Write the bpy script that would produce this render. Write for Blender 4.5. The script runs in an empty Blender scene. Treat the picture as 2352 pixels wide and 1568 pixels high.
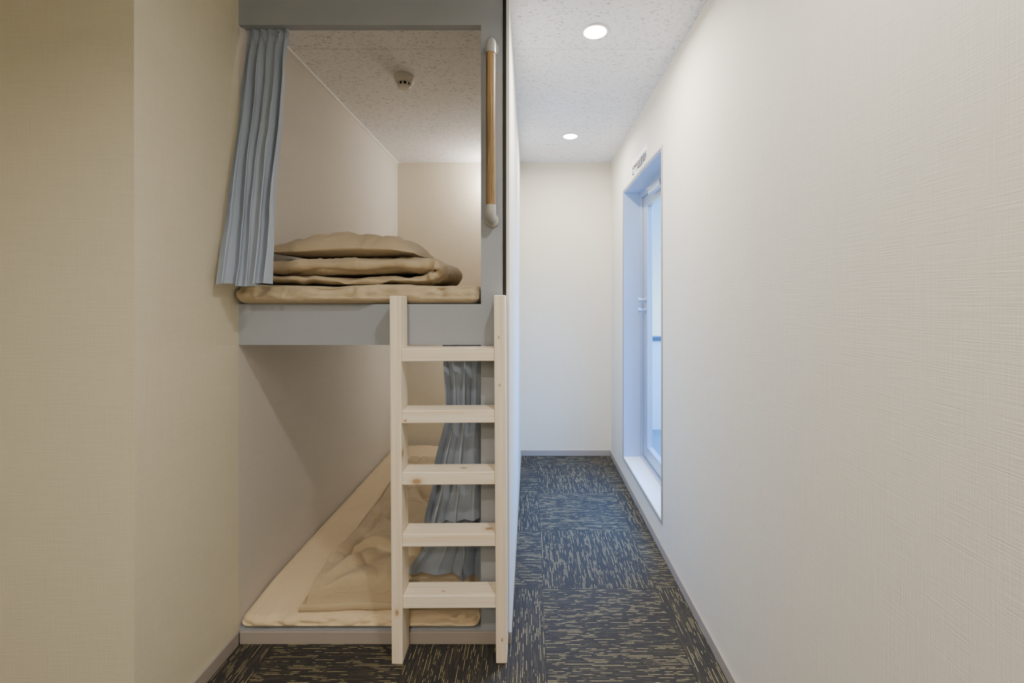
import bpy, bmesh, math, random
from mathutils import Vector, Matrix, noise
random.seed(7)
S = bpy.context.scene
COL = S.collection
PI = math.pi

# ------------------------------------------------------------------ helpers
def lin(r, g, b):
    f = lambda c: (c/255/12.92) if c/255 <= 0.04045 else ((c/255+0.055)/1.055)**2.4
    return (f(r), f(g), f(b), 1)

def box(bm, x0, x1, y0, y1, z0, z1, bev=0, seg=2):
    vs = [bm.verts.new(p) for p in ((x0,y0,z0),(x1,y0,z0),(x1,y1,z0),(x0,y1,z0),(x0,y0,z1),(x1,y0,z1),(x1,y1,z1),(x0,y1,z1))]
    fs = [bm.faces.new([vs[i] for i in q]) for q in ((3,2,1,0),(4,5,6,7),(0,1,5,4),(1,2,6,5),(2,3,7,6),(3,0,4,7))]
    if bev:
        es = list({e for f in fs for e in f.edges})
        bmesh.ops.bevel(bm, geom=es, offset=bev, segments=seg, affect='EDGES', profile=0.5)
    return vs

def BX(*a, **k):
    bm = bmesh.new(); box(bm, *a, **k); return bm

def lathe(bm, prof, c, axis='z', n=40):
    rings = []
    for r, h in prof:
        ring = []
        for i in range(n):
            a = 2*PI*i/n
            p = (r*math.cos(a), r*math.sin(a), h)
            if axis == 'y': p = (p[0], p[2], p[1])
            if axis == 'x': p = (p[2], p[0], p[1])
            ring.append(bm.verts.new((c[0]+p[0], c[1]+p[1], c[2]+p[2])))
        rings.append(ring)
    for a, b in zip(rings, rings[1:]):
        for i in range(n):
            bm.faces.new((a[i], a[(i+1) % n], b[(i+1) % n], b[i]))
    if prof[0][0] > 1e-6: bm.faces.new(rings[0][::-1])
    if prof[-1][0] > 1e-6: bm.faces.new(rings[-1])

def tube(bm, pts, rad, n=20):
    pts = [Vector(p) for p in pts]; rings = []
    up = Vector((1, 0, 0))
    for i, p in enumerate(pts):
        t = (pts[min(i+1, len(pts)-1)]-pts[max(i-1, 0)]).normalized()
        a = (up - t*up.dot(t)).normalized(); b = t.cross(a)
        r = rad[i] if isinstance(rad, (list, tuple)) else rad
        rings.append([bm.verts.new(p + a*r*math.cos(2*PI*k/n) + b*r*math.sin(2*PI*k/n)) for k in range(n)])
    for a, b in zip(rings, rings[1:]):
        for k in range(n):
            bm.faces.new((a[k], a[(k+1) % n], b[(k+1) % n], b[k]))
    bm.faces.new(rings[0][::-1]); bm.faces.new(rings[-1])

def obj(name, bm, mat, parent=None, smooth=False):
    bmesh.ops.recalc_face_normals(bm, faces=bm.faces)
    me = bpy.data.meshes.new(name); bm.to_mesh(me); bm.free()
    if smooth:
        for p in me.polygons: p.use_smooth = True
        if smooth is not True:
            try: me.set_sharp_from_angle(angle=math.radians(smooth))
            except Exception: pass
    me.materials.append(mat)
    o = bpy.data.objects.new(name, me); COL.objects.link(o)
    if parent is not None:
        o.parent = parent
        if parent.type == 'EMPTY':
            o.matrix_parent_inverse = Matrix.Translation(-Vector(parent.location))
    return o

def tag(o, label, cat, group=None):
    o['label'] = label; o['category'] = cat
    if group: o['group'] = group
    return o

def thing(name, loc, label=None, cat=None, group=None):
    o = bpy.data.objects.new(name, None); COL.objects.link(o); o.location = loc
    o.empty_display_size = 0.1
    if label: tag(o, label, cat, group)
    return o

def struct(name, bm, mat, **k):
    o = obj(name, bm, mat, **k); o['kind'] = 'structure'; return o

# ------------------------------------------------------------------ materials
class N:
    def __init__(s, name):
        s.m = bpy.data.materials.new(name); s.m.use_nodes = True
        s.t = s.m.node_tree; s.p = s.t.nodes['Principled BSDF']
    def node(s, typ, **k):
        n = s.t.nodes.new(typ)
        for a, v in k.items(): setattr(n, a, v)
        return n
    def put(s, sock, v):
        if hasattr(v, 'is_output'): s.t.links.new(v, sock)
        elif v is not None: sock.default_value = v
    def math(s, op, a, b=None, c=None):
        n = s.node('ShaderNodeMath', operation=op)
        s.put(n.inputs[0], a)
        if b is not None: s.put(n.inputs[1], b)
        if c is not None: s.put(n.inputs[2], c)
        return n.outputs[0]
    def mix(s, f, a, b):
        n = s.node('ShaderNodeMix', data_type='RGBA')
        s.put(n.inputs[0], f); s.put(n.inputs[6], a); s.put(n.inputs[7], b)
        return n.outputs[2]
    def pos(s, scale=(1, 1, 1), loc=(0, 0, 0)):
        tc = s.node('ShaderNodeTexCoord'); mp = s.node('ShaderNodeMapping')
        mp.inputs['Scale'].default_value = scale; mp.inputs['Location'].default_value = loc
        s.t.links.new(tc.outputs['Object'], mp.inputs[0]); return mp.outputs[0]
    def noise(s, vec, scale=1, detail=2, rough=.5, dist=0):
        n = s.node('ShaderNodeTexNoise')
        s.t.links.new(vec, n.inputs['Vector'])
        n.inputs['Scale'].default_value = scale; n.inputs['Detail'].default_value = detail
        n.inputs['Roughness'].default_value = rough; n.inputs['Distortion'].default_value = dist
        return n.outputs['Fac']
    def ramp(s, v, lo, hi, a=0., b=1.):
        n = s.node('ShaderNodeMapRange'); s.put(n.inputs[0], v)
        for i, q in enumerate((lo, hi, a, b)): n.inputs[i+1].default_value = q
        return n.outputs[0]
    def bump(s, h, strength=.2, dist=.002):
        n = s.node('ShaderNodeBump'); n.inputs['Strength'].default_value = strength
        n.inputs['Distance'].default_value = dist
        s.put(n.inputs['Height'], h); s.t.links.new(n.outputs[0], s.p.inputs['Normal'])
    def set(s, color=None, rough=None, metal=None, spec=None):
        if color is not None: s.put(s.p.inputs['Base Color'], color)
        if rough is not None: s.put(s.p.inputs['Roughness'], rough)
        if metal is not None: s.p.inputs['Metallic'].default_value = metal
        if spec is not None: s.p.inputs['Specular IOR Level'].default_value = spec
        return s.m

def scale_col(c, k): return (c[0]*k, c[1]*k, c[2]*k, 1)

def wallpaper(name, c, bump=.30, var=.075, fine=1.0):
    n = N(name)
    h = n.noise(n.pos((9*fine, 9*fine, 420*fine)), 1, 3, .6)
    v = n.noise(n.pos((420*fine, 420*fine, 9*fine), (3, 5, 9)), 1, 3, .6)
    g = n.noise(n.pos((900, 900, 900)), 1, 1)
    s = n.math('ADD', n.math('MULTIPLY', h, .5), n.math('MULTIPLY', v, .42))
    s = n.math('ADD', s, n.math('MULTIPLY', g, .08))
    f = n.ramp(s, .34, .66)
    n.bump(f, bump, .002)
    return n.set(n.mix(f, scale_col(c, 1-var), scale_col(c, 1+var*.25)), .7, spec=.3)

def plain(name, c, rough=.6, metal=0, var=.06, sc=14, bump=.05, spec=.3):
    n = N(name)
    f = n.noise(n.pos(), sc, 4, .6)
    g = n.noise(n.pos(), 420, 2)
    n.bump(g, bump, .001)
    return n.set(n.mix(f, scale_col(c, 1-var), scale_col(c, 1+var)), rough, metal, spec)

def fabric(name, c, var=.05, bump=.28, crease=1.0):
    n = N(name)
    w = n.noise(n.pos(), 7, 3, .55, 1.0)
    g = n.noise(n.pos(), 700, 2)
    r1 = n.noise(n.pos((1, .45, 1), (4, 2, 1)), 7, 1, .5, 1.2)
    r1 = n.math('POWER', n.math('SUBTRACT', 1.0, n.math('ABSOLUTE', n.math('MULTIPLY_ADD', r1, 2.0, -1.0))), 9.0)
    r2 = n.noise(n.pos((.5, 1, 1), (1, 7, 3)), 13, 1, .5, 1.0)
    r2 = n.math('POWER', n.math('SUBTRACT', 1.0, n.math('ABSOLUTE', n.math('MULTIPLY_ADD', r2, 2.0, -1.0))), 8.0)
    hgt = n.math('ADD', n.math('MULTIPLY', w, .5), n.math('MULTIPLY', g, .015))
    hgt = n.math('ADD', hgt, n.math('ADD', n.math('MULTIPLY', r1, .30*crease), n.math('MULTIPLY', r2, .14*crease)))
    n.bump(hgt, bump, .02)
    n.p.inputs['Sheen Weight'].default_value = .15
    return n.set(n.mix(w, scale_col(c, 1-var), scale_col(c, 1+var)), .9, spec=.15)

def wood(name, c1, c2, axis, knots=(), sc=1.0, off=(0, 0, 0)):
    n = N(name)
    lo, hi = 1.6*sc, 85*sc
    s = [hi, hi, hi]; s['xyz'.index(axis)] = lo
    f = n.noise(n.pos(tuple(s), off), 1, 4, .65, .6)
    f = n.ramp(f, .36, .66)
    col = n.mix(f, c1, c2)
    for (p, r) in knots:
        st = [1/r, 1/r, 1/r]; st['xyz'.index(axis)] = .6/r
        ln = n.node('ShaderNodeVectorMath', operation='LENGTH')
        n.t.links.new(n.pos(tuple(st), tuple(-a*b for a, b in zip(p, st))), ln.inputs[0])
        d = n.math('ADD', ln.outputs['Value'], n.math('MULTIPLY', n.math('SUBTRACT', f, .5), .35))
        halo = n.ramp(d, .6, 1.6, .5, 0); core = n.ramp(d, .4, .8, .7, 0)
        col = n.mix(halo, col, lin(214, 180, 138)); col = n.mix(core, col, lin(150, 106, 72))
    n.bump(f, .08, .001)
    return n.set(col, .55, spec=.3)

def carpet():
    n = N('carpet_tile')
    tc = n.node('ShaderNodeTexCoord'); sp = n.node('ShaderNodeSeparateXYZ')
    n.t.links.new(tc.outputs['Object'], sp.inputs[0])
    x = n.math('ADD', sp.outputs[0], 9.94); y = n.math('ADD', sp.outputs[1], 9.99)
    tx = n.math('FLOOR', n.math('DIVIDE', x, .5)); ty = n.math('FLOOR', n.math('DIVIDE', y, .5))
    par = n.math('MODULO', n.math('ADD', n.math('ADD', tx, ty), 1.0), 2.0)
    def mixv(f, a, b): return n.math('ADD', n.math('MULTIPLY', f, b), n.math('MULTIPLY', n.math('SUBTRACT', 1.0, f), a))
    u = mixv(par, x, y); v = mixv(par, y, x)
    tid = n.math('ADD', n.math('MULTIPLY', tx, 13.7), n.math('MULTIPLY', ty, 7.3))
    pile = n.noise(n.pos(), 330, 2, .7)
    def layer(w, fu, lo, hi, seed, a, b):
        r = n.math('DIVIDE', v, w)
        row = n.math('FLOOR', r); fr = n.math('FRACT', r)
        cx = n.node('ShaderNodeCombineXYZ')
        n.put(cx.inputs[0], n.math('MULTIPLY', u, fu)); n.put(cx.inputs[1], n.math('MULTIPLY_ADD', row, 7.31, seed)); n.put(cx.inputs[2], tid)
        on = n.ramp(n.noise(cx.outputs[0], 1, 2, .65), lo, hi)
        prof = n.ramp(n.math('ABSOLUTE', n.math('SUBTRACT', fr, .5)), a, b, 1, 0)
        return n.math('MULTIPLY', on, prof), fr
    f1, fr = layer(.0064, 13.0, .53, .57, 0.0, .07, .19)
    f2, fr2 = layer(.0047, 9.0, .49, .62, 51.3, .10, .3)
    brk = n.ramp(pile, .38, .56)
    f = n.math('MAXIMUM', n.math('MULTIPLY', f1, .9), n.math('MULTIPLY', f2, .16))
    f = n.math('MULTIPLY', f, n.math('MULTIPLY_ADD', brk, .75, .25))
    rib = n.ramp(n.math('ABSOLUTE', n.math('SUBTRACT', fr, .5)), .3, .5, 1, .6)
    ex = n.math('ABSOLUTE', n.math('SUBTRACT', n.math('FRACT', n.math('DIVIDE', x, .5)), .5))
    ey = n.math('ABSOLUTE', n.math('SUBTRACT', n.math('FRACT', n.math('DIVIDE', y, .5)), .5))
    seam = n.ramp(n.math('MAXIMUM', ex, ey), .495, .498, 1, .7)
    base = n.mix(pile, lin(27, 27, 28), lin(66, 65, 66))
    col = n.mix(f, base, lin(206, 190, 138))
    dk = n.math('MULTIPLY', rib, seam)
    mm = n.node('ShaderNodeMix', data_type='RGBA', blend_type='MULTIPLY'); mm.inputs[0].default_value = 1
    n.put(mm.inputs[6], col); n.put(mm.inputs[7], dk)
    n.bump(n.math('ADD', n.math('MULTIPLY', pile, .6), n.math('MULTIPLY', dk, .6)), .5, .004)
    return n.set(mm.outputs[2], .8, spec=.3)

def ceiling_mat():
    n = N('mineral_fibre_ceiling')
    a = n.noise(n.pos((48, 118, 1)), 1, 3, .55, .6)
    b = n.noise(n.pos((70, 165, 1), (7, 3, 0)), 1, 2, .5, .3)
    fis = n.math('MAXIMUM', n.ramp(a, .61, .64), n.ramp(b, .64, .67))
    tc = n.node('ShaderNodeTexCoord'); sp = n.node('ShaderNodeSeparateXYZ'); n.t.links.new(tc.outputs['Object'], sp.inputs[0])
    fy = n.math('ABSOLUTE', n.math('SUBTRACT', n.math('FRACT', n.math('DIVIDE', n.math('ADD', sp.outputs[1], 9.1+.455-2.046), .91)), .5))
    seam = n.ramp(fy, .0, .0025, 1, 0)
    f = n.math('MAXIMUM', fis, seam)
    n.bump(n.math('SUBTRACT', 1.0, f), .4, .004)
    f = n.math('MULTIPLY', f, .55)
    return n.set(n.mix(f, lin(228, 228, 231), lin(125, 120, 120)), .85, spec=.15)

def emit(name, c, st):
    n = N(name); n.set((1, 1, 1, 1), .5)
    n.p.inputs['Emission Color'].default_value = c; n.p.inputs['Emission Strength'].default_value = st
    return n.m

def glass_mat():
    n = N('door_glass')
    t = n.node('ShaderNodeBsdfTransparent'); t.inputs[0].default_value = (.97, .985, 1, 1)
    g = n.node('ShaderNodeBsdfGlossy'); g.inputs['Roughness'].default_value = .03
    mx = n.node('ShaderNodeMixShader'); mx.inputs[0].default_value = .06
    n.t.links.new(t.outputs[0], mx.inputs[1]); n.t.links.new(g.outputs[0], mx.inputs[2])
    out = [q for q in n.t.nodes if q.type == 'OUTPUT_MATERIAL'][0]
    n.t.links.new(mx.outputs[0], out.inputs[0])
    return n.m

M_wallR = wallpaper('cream_linen_wallpaper', lin(226, 220, 206))
M_wallL = wallpaper('beige_linen_wallpaper', lin(212, 205, 183))
M_wallB = wallpaper('fine_grey_beige_wallpaper', lin(202, 196, 189), .35, .08, 1.5)
M_far = wallpaper('far_wall_wallpaper', lin(230, 221, 202), .2, .05)
M_carpet = carpet()
M_ceil = ceiling_mat()
M_bunk = plain('grey_painted_board', lin(152, 157, 166), .55, var=.03)
M_side = wallpaper('white_panel_wallpaper', lin(238, 236, 230), .15, .04)
M_black = plain('black_edge_trim', lin(24, 26, 26), .5)
M_base = plain('greige_vinyl_baseboard', lin(160, 152, 146), .5, var=.03)
KV = [((-.443, 1.607, .732), .013), ((-.462, 1.591, .18), .010), ((-.100, 1.591, 1.14), .004), ((-.098, 1.591, .973), .004), ((-.095, 1.591, .083), .005)]
KH = [((-.391, 1.595, .637), .014), ((-.232, 1.635, .669), .008), ((-.142, 1.630, .4525), .012), ((-.304, 1.62, .236), .005), ((-.43, 1.595, .85), .005)]
M_pineV = wood('pine_upright', lin(246, 237, 221), lin(231, 213, 186), 'z', KV)
M_pineH = wood('pine_rung', lin(246, 237, 221), lin(231, 213, 186), 'x', KH)
M_oak = wood('oak_handrail', lin(82, 64, 42), lin(176, 146, 102), 'z', (), 1.6)
M_silver = plain('satin_silver_plastic', lin(170, 170, 168), .35, .3, var=.03)
M_alu = plain('anodised_aluminium', lin(180, 191, 208), .35, .6, var=.03)
M_white = plain('white_plastic', lin(238, 237, 234), .45, var=.02)
M_det = plain('ivory_detector_plastic', lin(212, 207, 198), .45, var=.02)
M_dark = plain('dark_vent', lin(40, 40, 40), .7)
M_curt = fabric('blue_grey_curtain', lin(162, 173, 191), .03, .10, .2)
M_khaki = fabric('khaki_cotton', lin(186, 170, 143))
M_khaki2 = fabric('khaki_cotton_duvet', lin(184, 167, 139))
M_sheet = fabric('tan_fitted_sheet', lin(216, 196, 163), .04, .2)
M_rev = plain('reveal_lining_daylight_tint', lin(170, 189, 222), .5, var=.02)  # blue of the daylight put into the lining's base colour
M_glass = glass_mat()
M_lamp = emit('downlight_glow', (1, .97, .92, 1), 34)
M_paper = plain('white_sign_panel', lin(238, 239, 238), .5, var=.02)
M_ink = plain('black_ink', lin(18, 18, 20), .6)
M_out = plain('balcony_white_paint', lin(232, 236, 240), .7)
M_outf = plain('balcony_grey_floor', lin(120, 126, 132), .8, var=.2, sc=60)
M_rail = plain('balcony_dark_cap', lin(70, 85, 100), .5)

# ------------------------------------------------------------------ setting
H = 2.40
XR = 0.67; XL = -1.08; YF = 1.69; YB = 3.73; XP = -0.075
struct('floor', BX(-2.7, XR, -1.7, YB, -.1, 0), M_carpet)
struct('ceiling', BX(-2.7, .86, -1.7, YB+.1, H, H+.1), M_ceil)
struct('wall_far', BX(-1.2, .86, YB, YB+.1, 0, H), M_far)
bm = bmesh.new()
D0, D1, DZ0, DZ1 = 2.303, 3.24, .155, 2.04
box(bm, XR, .86, -1.7, D0, 0, H); box(bm, XR, .86, D1, YB, 0, H)
box(bm, XR, .86, D0, D1, 0, DZ0); box(bm, XR, .86, D0, D1, DZ1, H)
struct('wall_right', bm, M_wallR)
struct('wall_left', BX(-2.7, XL, 1.243, YF, 0, H), M_wallL)
struct('wall_bunk', BX(-1.2, XL, YF, YB, 0, H), M_wallB)
struct('wall_rear', BX(-2.7, .86, -1.8, -1.7, 0, H), M_wallL)
struct('wall_side', BX(-2.8, -2.7, -1.8, YF, 0, H), M_wallL)
struct('baseboard_right', BX(XR-.009, XR, -1.7, YB, 0, .045, bev=.002), M_base)
struct('baseboard_far', BX(XP+.009, XR-.009, YB-.009, YB, 0, .045, bev=.002), M_base)
struct('baseboard_left', BX(XL, XL+.009, 1.243, YF-.012, 0, .05, bev=.002), M_base)
struct('trim_1', BX(XL, XL+.010, YF+.03, YB, H-.010, H, bev=.002), M_white)
bm = bmesh.new(); w = .014
box(bm, XR-.004, XR, D0-w, D0, DZ0-w, DZ1+w); box(bm, XR-.004, XR, D1, D1+w, DZ0-w, DZ1+w)
box(bm, XR-.004, XR, D0, D1, DZ1, DZ1+w); box(bm, XR-.004, XR, D0, D1, DZ0-w, DZ0)
struct('trim_2', bm, M_base)

# ------------------------------------------------------------------ the glazed door in its deep reveal
door = thing('door_1', (.82, (D0+D1)/2, DZ0)); door['kind'] = 'structure'
bm = bmesh.new(); q = .006
box(bm, XR, .80, D0, D0+q, DZ0, DZ1); box(bm, XR, .80, D1-q, D1, DZ0, DZ1)
box(bm, XR, .80, D0+q, D1-q, DZ1-q, DZ1)
obj('reveal_lining', bm, M_rev, door)
obj('sill', BX(XR, .80, D0+q, D1-q, DZ0, DZ0+q), M_white, door)
bm = bmesh.new()
box(bm, .785, .855, D0, D0+.045, DZ0, DZ1, bev=.002); box(bm, .785, .855, D1-.05, D1, DZ0, DZ1, bev=.002)
box(bm, .785, .855, D0+.045, D1-.05, DZ1-.05, DZ1, bev=.002); box(bm, .785, .855, D0+.045, D1-.05, DZ0, DZ0+.03, bev=.002)
obj('door_frame', bm, M_alu, door)
y0, y1, z0, z1 = D0+.048, D1-.053, DZ0+.033, DZ1-.053
bm = bmesh.new()
box(bm, .80, .838, y0, y0+.09, z0, z1, bev=.003); box(bm, .80, .838, y1-.09, y1, z0, z1, bev=.003)
box(bm, .80, .838, y0+.09, y1-.09, z1-.075, z1, bev=.003); box(bm, .80, .838, y0+.09, y1-.09, z0, z0+.085, bev=.003)
leaf = obj('door_leaf', bm, M_alu, door)
obj('glass_pane', BX(.816, .822, y0+.085, y1-.085, z0+.08, z1-.07), M_glass, door)
for zz in (1.275, 1.205):
    bm = bmesh.new()
    lathe(bm, [(.018, .80), (.018, .792), (.009, .790), (.009, .772), (.016, .768), (.016, .752), (.012, .748)], (0, y1-.045, zz), 'x', 24)
    obj('lock_knob', bm, M_alu, door, smooth=40)
bm = bmesh.new()
box(bm, .755, .80, 2.66, 2.90, 1.945, 1.985, bev=.004)
tube(bm, [(.775, 2.86, 1.99), (.765, 2.95, 1.998), (.79, 3.06, 2.0)], .007, 10)
obj('door_closer', bm, M_alu, door)

# balcony outside
struct('floor_balcony', BX(.86, 2.1, 1.2, 4.4, -.02, .08), M_outf)
struct('wall_balcony', BX(.87, 2.0, 4.2, 4.3, .08, .90), M_out)
struct('trim_3', BX(.87, 2.0, 4.18, 4.32, .90, .935, bev=.004), M_rail)
struct('wall_parapet', BX(2.0, 2.1, 1.2, 4.3, .08, .90), M_out)

# ------------------------------------------------------------------ bunk
bunk = thing('bunk_bed', (-.58, 2.7, 0), 'built-in two-tier grey painted bunk cubicle with black edge strip beside the corridor', 'bunk bed')
obj('side_panel', BX(-.10, XP, YF, YB, 0, H), M_side, bunk)
obj('post', BX(-.18, -.10, YF, YF+.03, 0, H), M_bunk, bunk)
obj('header', BX(XL, -.18, YF, YF+.018, 2.293, H), M_bunk, bunk)
obj('front_rail', BX(XL, -.18, YF, YF+.03, 1.105, 1.257), M_bunk, bunk)
obj('edge_strip', BX(-.099, -.086, YF-.003, YF, 0.05, H), M_black, bunk)
obj('platform', BX(XL, -.10, YF+.03, YB, 1.16, 1.255), M_bunk, bunk)
obj('platform', BX(XL, -.10, YF+.03, YB, .0, .050), M_bunk, bunk)
obj('baseboard', BX(XL+.0, -.18, YF, YF+.03, 0, .050), M_bunk, bunk)
bm = bmesh.new(); box(bm, XL+.009, -.08, YF-.009, YF, 0, .046, bev=.002)
obj('kick_board', bm, M_base, bunk)
obj('side_baseboard', BX(XP, XP+.009, YF-.009, YB-.009, 0, .045), M_base, bunk)

# ------------------------------------------------------------------ ladder
lad = thing('ladder', (-.28, 1.635, 0), 'pale pine ladder with five rungs propped against the bunk front', 'ladder')
for a, b in ((-.482, -.443), (-.117, -.078)):
    obj('upright', BX(a, b, 1.591, 1.679, 0, 1.288, bev=.003), M_pineV, lad)
for k in range(5):
    zt = .236 + .2165*k
    obj('rung', BX(-.443, -.117, 1.595, 1.676, zt-.045, zt, bev=.003), M_pineH, lad)
lad.rotation_euler = (0, -.006, 0)

# ------------------------------------------------------------------ grab rail
gr = thing('grab_rail', (-.139, YF, 1.56), 'vertical brown wooden grab rail with silver end brackets on the bunk post', 'grab rail')
bm = bmesh.new(); lathe(bm, [(.0165, 1.60), (.017, 1.602), (.017, 2.165), (.0165, 2.167)], (-.139, 1.632, 0), 'z', 32)
obj('wooden_bar', bm, M_oak, gr, smooth=40)
for s, ze in ((1, 2.155), (-1, 1.612)):
    bm = bmesh.new()
    z = lambda d: ze + s*d
    tube(bm, [(-.139, 1.632, z(-.0)), (-.139, 1.632, z(.022)), (-.139, 1.634, z(.034)), (-.139, 1.640, z(.042)), (-.139, 1.650, z(.046)), (-.139, 1.68, z(.046)), (-.139, 1.684, z(.046))],
         [.0190, .0190, .0190, .0185, .016, .013, .013], 28)
    obj('end_bracket', bm, M_silver, gr, smooth=50)
    bm = bmesh.new(); lathe(bm, [(.016, 1.678), (.025, 1.682), (.027, 1.686), (.027, 1.6895)], (-.139, 0, z(.046)), 'y', 32)
    obj('mounting_flange', bm, M_silver, gr, smooth=40)

# ------------------------------------------------------------------ smoke detector
sd = thing('smoke_detector', (-.63, 2.29, H), 'round white smoke detector on the ceiling inside the upper bunk', 'smoke detector')
c = (-.63, 2.29, H)
bm = bmesh.new(); lathe(bm, [(.050, 0), (.050, -.012), (.047, -.016), (.047, -.030), (.040, -.036), (.030, -.037)], c); obj('base', bm, M_det, sd, smooth=35)
bm = bmesh.new(); lathe(bm, [(.027, -.036), (.027, -.052)], c); obj('sensor_chamber', bm, M_dark, sd, smooth=35)
bm = bmesh.new()
for i in range(8):
    a = 2*PI*i/8
    lathe(bm, [(.0045, -.036), (.0045, -.053)], (c[0]+.029*math.cos(a), c[1]+.029*math.sin(a), H), n=8)
lathe(bm, [(.031, -.052), (.031, -.056), (.026, -.062), (.010, -.064), (0.0001, -.064)], c)
obj('cage', bm, M_det, sd, smooth=35)

# ------------------------------------------------------------------ downlights
def downlight(x, y, label):
    t = thing('ceiling_light', (x, y, H), label, 'downlight', 'recessed downlights in the corridor ceiling')
    bm = bmesh.new(); lathe(bm, [(.047, -.001), (.056, -.001), (.056, -.003), (.053, -.005), (.048, -.005), (.047, -.001)], (x, y, H))
    obj('trim_ring', bm, M_white, t, smooth=35)
    bm = bmesh.new(); lathe(bm, [(.0465, -.002), (.045, -.006), (.038, -.010), (.022, -.013), (.0001, -.014)], (x, y, H))
    obj('diffuser', bm, M_lamp, t, smooth=True)
downlight(.276, 1.911, 'glowing round recessed downlight nearer the camera, the larger in view')
downlight(.281, 3.124, 'glowing round recessed downlight near the far corridor wall, the smaller in view')

# ------------------------------------------------------------------ soft goods
def fbm(p, sc, seed=0, o=3):
    return noise.fractal(Vector(p)*sc + Vector((seed*3.1, seed*7.7, seed*1.3)), 1.0, 2.0, o)
def ridge(p, sc, seed=0, k=3):
    return (1-min(1, abs(noise.noise(Vector(p)*sc + Vector((seed*2.1, seed*5.7, seed*.3))))*1.6))**k
def sstep(a, b, x):
    t = max(0, min(1, (x-a)/(b-a))); return t*t*(3-2*t)

def soft_box(c, h, r, nn, disp):
    bm = bmesh.new(); V = {}
    n = nn
    def vert(i, j, k):
        if (i, j, k) in V: return V[(i, j, k)]
        q = Vector((-h[0]+2*h[0]*i/n[0], -h[1]+2*h[1]*j/n[1], -h[2]+2*h[2]*k/n[2]))
        inn = Vector([max(-(h[a]-r), min(h[a]-r, q[a])) for a in range(3)])
        d = q-inn
        nr = d.normalized() if d.length > 1e-9 else Vector((0, 0, 1))
        p = inn + nr*r + Vector(c)
        p = p + disp(p, nr)
        V[(i, j, k)] = bm.verts.new(p); return V[(i, j, k)]
    for i in range(n[0]):
        for j in range(n[1]):
            for k in (0, n[2]): bm.faces.new([vert(i, j, k), vert(i+1, j, k), vert(i+1, j+1, k), vert(i, j+1, k)])
    for i in range(n[0]):
        for k in range(n[2]):
            for j in (0, n[1]): bm.faces.new([vert(i, j, k), vert(i+1, j, k), vert(i+1, j, k+1), vert(i, j, k+1)])
    for j in range(n[1]):
        for k in range(n[2]):
            for i in (0, n[0]): bm.faces.new([vert(i, j, k), vert(i, j+1, k), vert(i, j+1, k+1), vert(i, j, k+1)])
    return bm

def md(seed, amp, over=0.0, yf=0.0):
    def f(p, nr):
        a = fbm(p, 4, seed, 2)*amp + fbm((p.x*1.6, p.y*.7, p.z*2), 9, seed+1, 2)*amp*.35
        pull = Vector((0, 0, 0))
        if over and p.y < yf+.10:
            pull.y = -over*sstep(-.52, -.62, p.x)*(1-sstep(yf, yf+.10, p.y))
        if not over:       # floor-level futon thins toward its front edge
            pull.z = -(p.z-.051)*.34*(1-sstep(1.70, 1.92, p.y))
        if nr.z < -.3: return pull
        if abs(nr.z) < .75 and nr.y < -.3:
            a += .45*amp*math.sin(p.x*55+6*fbm(p, 4, seed+2)) - .9*amp*ridge((p.x*1.0, 0, p.z*3), 9, seed)
            a = min(a, .004)
            return pull + Vector((0, -a*.9, min(0, a*.35)))
        if abs(nr.x) > .6: return pull + Vector((-abs(a)*.5*math.copysign(1, nr.x), 0, 0))
        return pull + Vector((0, 0, min(0, a*.6-.001)))
    return f
o = obj('mattress', soft_box((-.631, 2.668, 1.2945), (.447, .984, .0365), .035, (130, 130, 10), md(1, .016, .036, 1.684)), M_khaki, smooth=True)
tag(o, 'thin khaki futon mattress on the upper bunk, overhanging its front rail', 'mattress')
o = obj('mattress', soft_box((-.631, 2.668, .0850), (.447, .983, .0335), .032, (130, 130, 10), md(2, .014)), M_sheet, smooth=True)
tag(o, 'thin futon mattress in a tan sheet at floor level on the lower bunk', 'mattress')

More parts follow.
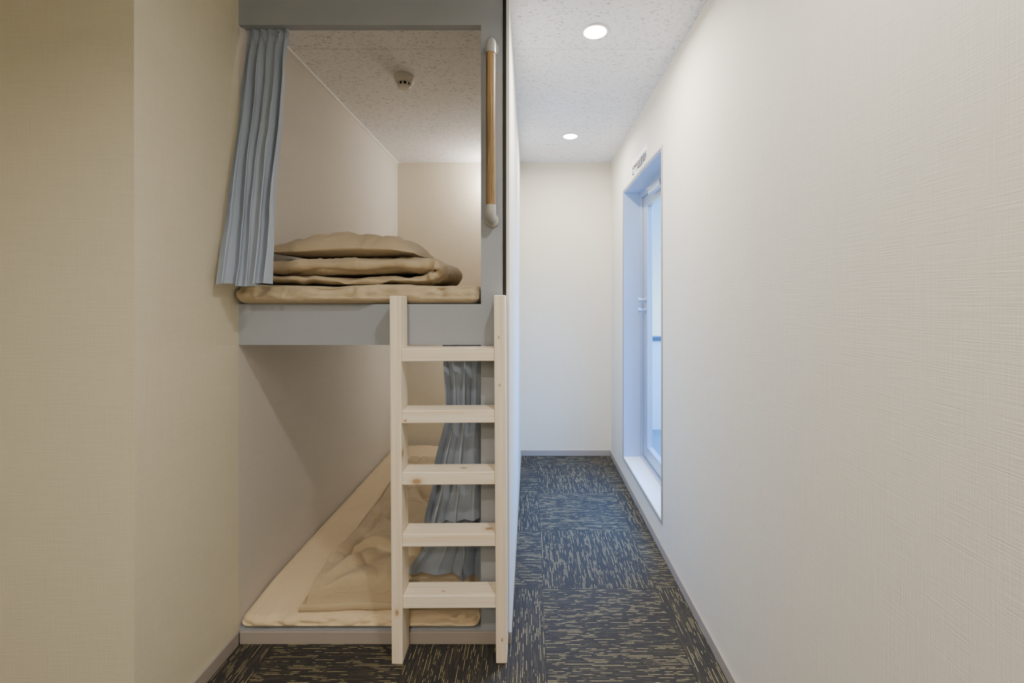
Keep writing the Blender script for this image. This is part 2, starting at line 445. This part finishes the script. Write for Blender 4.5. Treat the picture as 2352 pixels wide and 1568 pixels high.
def folded_quilt(path, yc, hy, seed, nr=80):
    # path: (x, z, thickness)
    P = [Vector(q) for q in path]
    dense = []
    for i in range(len(P)-1):
        p0 = P[max(i-1, 0)]; p1 = P[i]; p2 = P[i+1]; p3 = P[min(i+2, len(P)-1)]
        for k in range(12):
            u = k/12
            dense.append(.5*((2*p1)+(p2-p0)*u+(2*p0-5*p1+4*p2-p3)*u*u+(3*p1-p0-3*p2+p3)*u**3))
    dense.append(P[-1])
    bm = bmesh.new(); rings = []
    L = len(dense)
    for i, p in enumerate(dense):
        tg = (dense[min(i+1, L-1)]-dense[max(i-1, 0)]); tg.z = 0; tg.normalize(); nm = Vector((-tg.y, tg.x))
        e = min(i, L-1-i)/6; e = math.sqrt(max(.0, 1-(1-min(e, 1))**2))*.9+.1
        ring = []
        for k in range(nr):
            a = 2*PI*k/nr; ca, sa = math.cos(a), math.sin(a)
            yy = hy*math.copysign(abs(ca)**.35, ca); tt = p.z*.5*math.copysign(abs(sa)**.75, sa)*e
            q = Vector((p.x+nm.x*tt, yc+yy, p.y+nm.y*tt))
            w = fbm((q.x, q.y*1.0, i*.01), 5, seed, 2)*.010 + fbm((q.x*1.2, q.y, i*.01+3), 12, seed+1, 2)*.004 - .012*ridge((q.x*.7, q.y*1.1, q.z*2), 7, seed+2, 5)
            q += Vector((nm.x*w, fbm((q.x, i*.02, 1), 5, seed+4)*.026*(1 if ca < 0 else .5), nm.y*w))
            q.z = min(max(q.z, 1.3325), 1.450)
            ring.append(bm.verts.new(q))
        rings.append(ring)
    for a, b in zip(rings, rings[1:]):
        for k in range(nr): bm.faces.new((a[k], a[(k+1) % nr], b[(k+1) % nr], b[k]))
    bm.faces.new(rings[0][::-1]); bm.faces.new(rings[-1])
    return bm
z0 = 1.335
path = [(-1.045, z0+.018, .032), (-.85, z0+.017, .033), (-.65, z0+.017, .033), (-.50, z0+.019, .036), (-.40, z0+.028, .042), (-.355, z0+.052, .048), (-.385, z0+.070, .058), (-.48, z0+.070, .064), (-.65, z0+.070, .066), (-.85, z0+.068, .066), (-1.045, z0+.064, .062)]
o = obj('folded_duvet', folded_quilt(path, 2.03, .29, 5), M_khaki2, smooth=True)
tag(o, 'khaki duvet folded over on itself lying on the upper mattress', 'duvet')

def pillow(c, hx, hy, T, rz, seed):
    bm = bmesh.new(); n = 64; V = {}
    R = Matrix.Rotation(rz, 3, 'Z')
    def vert(i, j, s):
        b = i in (0, n) or j in (0, n)
        key = (i, j, 0 if b else s)
        if key in V: return V[key]
        u = math.sin((-1+2*i/n)*PI/2); v = math.sin((-1+2*j/n)*PI/2)
        x = hx*u*(1-.07*(1-v*v)*u*u); y = hy*v*(1-.07*(1-u*u)*v*v)
        t = (max(0, 1-abs(u)**2.6)*max(0, 1-abs(v)**2.6))**.55
        z = T*t*(1 if s > 0 else -.26)
        if s > 0: z += (fbm((x, y, 0), 7, seed)*.014+fbm((x*1.5, y*.7, 2), 16, seed+1)*.003 - .010*ridge((x, y*.7, 0), 9, seed+2, 4))*min(1, t*2)
        z += .008*math.sin(3*u+1.0)*abs(v)*(1-t)
        z -= .012*max(0, u)**4*(1 if s > 0 or b else .6)
        p = R @ Vector((x, y, z)) + Vector(c)
        p.z = max(p.z, 1.4515)
        V[key] = bm.verts.new(p); return V[key]
    for i in range(n):
        for j in range(n):
            for s in (1, -1): bm.faces.new([vert(i, j, s), vert(i+1, j, s), vert(i+1, j+1, s), vert(i, j+1, s)])
    return bm
o = obj('pillow', pillow((-.75, 2.0, 1.470), .315, .215, .086, -.05, 9), M_khaki, smooth=True)
tag(o, 'soft khaki pillow lying on top of the folded duvet', 'pillow')

def quilt_top():
    bm = bmesh.new(); nx, ny = 170, 300; X0, X1, Y0, Y1 = -.870, -.195, 1.712, 3.25
    top = {}; bot = {}
    for i in range(nx+1):
        for j in range(ny+1):
            u = (1-math.cos(PI*i/nx))/2*.5+.5*i/nx; v = (1-math.cos(PI*j/ny))/2*.5+.5*j/ny
            x = X0+(X1-X0)*u; y = Y0+(Y1-Y0)*v
            e = max(0, min(x-X0, X1-x, y-Y0, Y1-y))
            # two fabric layers at the hem: a lower lip, a crease, then the puffed body
            lip = .026*math.sqrt(max(0, 1-(1-min(e/.012, 1))**2))
            body = sstep(.016, .050, e)
            pr = body
            full = .054+.038*sstep(2.3, 1.85, y)
            t = lip*(1-.65*math.exp(-((e-.020)/.006)**2)) + (full-.026)*math.sqrt(max(0, 1-(1-body)**2))
            t += pr*(fbm((x, y, 0), 3.4, 3, 2)*.014 - .026*ridge((x*.8, y*.5, 0), 4.2, 7, 6) - .012*ridge((x*.9+y*.5, y*.6-x*.4, 3), 6.5, 8, 6))
            rr = math.hypot(x-X0, y-Y0); th = math.atan2(y-Y0, x-X0)
            t += pr*.019*math.sin(th*9+1.8*fbm((x, y, 5), 3, 2, 2))*math.exp(-rr/.6)*sstep(.08, .2, rr)
            t -= pr*.020*math.exp(-((x-X0-.10)/.012)**2)*sstep(.1, .3, y-Y0)
            # turned-over corner: a crisp wedge lying on top
            a = (x+.77); b = (y-1.94)
            inside = min(a*.78-b*.55, b-a*.06)
            t += .046*sstep(-.002, .007, inside)*(1 if a > -.03 else 0)*sstep(2.62, 2.40, y)*pr
            cf = sstep(-.56, -.48, x)*(1-sstep(1.93, 2.05, y))
            t = t*(1-cf) + min(t, .045*max(pr, .3))*cf
            yy = y + .05*(x-X0)*(1-v) + .014*fbm((x, 0, 0), 5, 8, 2)*(1-v)*sstep(0, .2, x-X0)
            xx = x + .014*fbm((0, y, 0), 4, 6, 2)*(1-u)*sstep(0, .2, y-Y0)
            zb = .051+.0675*(1-.34*(1-sstep(1.70, 1.92, yy)))+.0015
            zz = zb+max(t, .002)
            top[i, j] = bm.verts.new((xx, yy, zz))
            bd = i in (0, nx) or j in (0, ny)
            bot[i, j] = top[i, j] if bd else bm.verts.new((xx, yy, zb))
    for i in range(nx):
        for j in range(ny):
            bm.faces.new([top[i, j], top[i+1, j], top[i+1, j+1], top[i, j+1]])
            bm.faces.new([bot[i, j], bot[i, j+1], bot[i+1, j+1], bot[i+1, j]])
    return bm
o = obj('duvet', quilt_top(), M_khaki2, smooth=True)
tag(o, 'khaki duvet spread over the lower mattress behind the ladder', 'duvet')

# ------------------------------------------------------------------ curtains
def sheet(bm, L, R, Y, Zt, Zb, n, A, seed, nu=180, nv=80):
    g = {}
    for j in range(nv+1):
        v = j/nv
        for i in range(nu+1):
            u = i/nu
            ir = sstep(.03, .25, v)
            ph = 2*PI*n*u + ir*(1.1*math.sin(1.8*v+seed+3*u) + 2.2*fbm((u*2.2, v*.5, seed), 1.3, seed))
            am = A(v)*(.8+ir*.9*noise.noise(Vector((u*n*.8, v*.7, seed))))
            wd = R(v)-L(v)
            x = L(v)+wd*u + wd/n*.16*math.sin(2*ph)*min(1, 4*u, 4*(1-u))
            y = Y(v) + am*math.sin(ph) + ir*.008*fbm((u*2, v*2, seed+2), 2, seed)
            z = Zt + (Zb(u)-Zt)*v
            g[i, j] = bm.verts.new((x, y, z))
    for i in range(nu):
        for j in range(nv): bm.faces.new([g[i, j], g[i+1, j], g[i+1, j+1], g[i, j+1]])
def interp(tab):
    def f(v):
        for (a, x), (b, y) in zip(tab, tab[1:]):
            if v <= b:
                t = (v-a)/(b-a); t = t*t*(3-2*t); return x+(y-x)*t
        return tab[-1][1]
    return f
bm = bmesh.new()
sheet(bm, interp([(0, -1.066), (1, -1.066)]), interp([(0, -.912), (.5, -.900), (1, -.882)]), (lambda v: 1.727-.172*v),
      2.288, lambda u: 1.324+.006*math.sin(9*u), 5.0, interp([(0, .008), (.12, .020), (1, .031)]), 1.7)
cu = thing('curtain', (-.99, 1.73, 2.288), 'blue-grey pleated curtain drawn to the left side of the upper bunk', 'curtain')
obj('drape', bm, M_curt, cu, smooth=True)
bm = bmesh.new()
sheet(bm, lambda v: -1.068, lambda v: -.910, lambda v: 1.724, 2.296, lambda u: 2.235, 5.0, lambda v: .0105, 1.7, nv=8)
obj('heading_tape', bm, M_curt, cu, smooth=True)

cu2 = thing('curtain', (-.26, 1.78, 1.10), 'blue-grey curtain gathered at the right of the lower bunk, trailing on the bedding', 'curtain')
bm = bmesh.new()
sheet(bm, interp([(0, -.335), (.35, -.32), (.7, -.365), (1, -.405)]), interp([(0, -.188), (1, -.188)]), lambda v: 1.760+.0*v, 1.098, lambda u: .400+.03*u, 3.0, interp([(0, .012), (.3, .020), (1, .030)]), 4.2)
obj('drape', bm, M_curt, cu2, smooth=True)
bm = bmesh.new()
sheet(bm, interp([(0, -.33), (.5, -.33), (.72, -.365), (.86, -.42), (1, -.490)]), interp([(0, -.188), (1, -.188)]), lambda v: 1.825, 1.098, lambda u: .170+.008*math.sin(5*u), 4, interp([(0, .008), (1, .028)]), 6.1)
obj('inner_drape', bm, M_curt, cu2, smooth=True)

bm = BX(XL, -.182, 1.712, 1.736, 2.299, 2.313, bev=.002)
tag(obj('curtain_rail', bm, M_bunk), 'slim grey curtain track under the upper bunk header', 'curtain rail')

# ------------------------------------------------------------------ sign above the door
sg = thing('wall_sign', (XR, 2.775, 2.115), 'narrow white sign with black Japanese lettering above the glazed door', 'sign')
obj('panel', BX(XR-.002, XR, 2.585, 2.965, 2.065, 2.165), M_paper, sg)
fc = bpy.data.curves.new('lettering', 'FONT'); fc.body = '避難器具設置場所'; fc.size = .047; fc.align_x = 'CENTER'; fc.align_y = 'CENTER'; fc.offset = .0009
fo = bpy.data.objects.new('lettering_tmp', fc); COL.objects.link(fo)
bpy.context.view_layer.update()
dg = bpy.context.evaluated_depsgraph_get()
me = bpy.data.meshes.new_from_object(fo.evaluated_get(dg))
bpy.data.objects.remove(fo)
xs = [v.co.x for v in me.vertices]
if xs:
    k = .358/(max(xs)-min(xs)); mid = (max(xs)+min(xs))/2
    ys = [v.co.y for v in me.vertices]; my = (max(ys)+min(ys))/2
    for v in me.vertices:
        a, b = (v.co.x-mid)*k, (v.co.y-my)*k*1.35
        v.co = (XR-.0030, 2.775-a, 2.103+b)
    me.materials.clear(); me.materials.append(M_ink)
    to = bpy.data.objects.new('lettering', me); COL.objects.link(to); to.parent = sg
    to.matrix_parent_inverse = Matrix.Translation(-Vector(sg.location))

# ------------------------------------------------------------------ lights
def area(name, loc, size, power, color, shape='DISK', rot=(0, 0, 0), spread=180):
    l = bpy.data.lights.new(name, 'AREA'); l.shape = shape; l.size = size; l.energy = power; l.color = color
    l.spread = math.radians(spread)
    o = bpy.data.objects.new(name, l); COL.objects.link(o); o.location = loc; o.rotation_euler = rot; return o
for x, y, pw in ((.276, 1.911, 19), (.281, 3.124, 14), (.276, .70, 13)):
    area('corridor_downlight_lamp', (x, y, H-.017), .085, pw, (1, .95, .86), spread=174)
area('room_and_fill_lamp', (-.55, -.1, H-.02), .07, 17, (1, .89, .74), spread=150)  # the room's ceiling lamp, placed by the shadow slant in the lower bunk
area('room_and_fill_lamp', (-.5, -1.45, H-.02), .35, 35, (1, .91, .78), spread=158)  # added fill light behind the camera, lifts the bunk front and lower curtain
for x, y, z, pw in ((-.26, 3.63, 2.22, 14), (-.19, 3.58, .96, 7.5)):
    l = bpy.data.lights.new('bunk_lamp', 'POINT'); l.energy = pw; l.color = (1, .92, .82); l.shadow_soft_size = .03
    o = bpy.data.objects.new('bunk_lamp', l); COL.objects.link(o); o.location = (x, y, z)
pl = area('door_portal', (.87, (D0+D1)/2, (DZ0+DZ1)/2), D1-D0, 1, (1, 1, 1), 'RECTANGLE', (0, PI/2, 0))
pl.data.size = DZ1-DZ0; pl.data.size_y = D1-D0
pl.data.cycles.is_portal = True
l = bpy.data.lights.new('hazy_daylight', 'SUN'); l.energy = 29; l.color = (.11, .38, 1); l.angle = math.radians(100)
o = bpy.data.objects.new('hazy_daylight', l); COL.objects.link(o)
o.rotation_euler = Vector((-.66, .0, -.75)).to_track_quat('-Z', 'Y').to_euler()
w = bpy.data.worlds.new('sky'); S.world = w; w.use_nodes = True
wt = w.node_tree; bg = wt.nodes['Background']
tc = wt.nodes.new('ShaderNodeTexCoord'); sp = wt.nodes.new('ShaderNodeSeparateXYZ'); cr = wt.nodes.new('ShaderNodeValToRGB')
wt.links.new(tc.outputs['Generated'], sp.inputs[0]); wt.links.new(sp.outputs[2], cr.inputs[0]); wt.links.new(cr.outputs[0], bg.inputs[0])
cr.color_ramp.elements[0].position = 0.0; cr.color_ramp.elements[0].color = (.50, .80, 1, 1)
cr.color_ramp.elements[1].position = .24; cr.color_ramp.elements[1].color = (.10, .36, .92, 1)
bg.inputs[1].default_value = 3.0

# ------------------------------------------------------------------ camera
cd = bpy.data.cameras.new('camera'); cd.sensor_width = 36; cd.lens = 16.0
cd.shift_x = -40/2352; cd.shift_y = -94/2352; cd.clip_start = .02
co = bpy.data.objects.new('camera', cd); COL.objects.link(co)
co.location = (0, 0, 1.27); co.rotation_euler = (PI/2, 0, 0)
S.camera = co
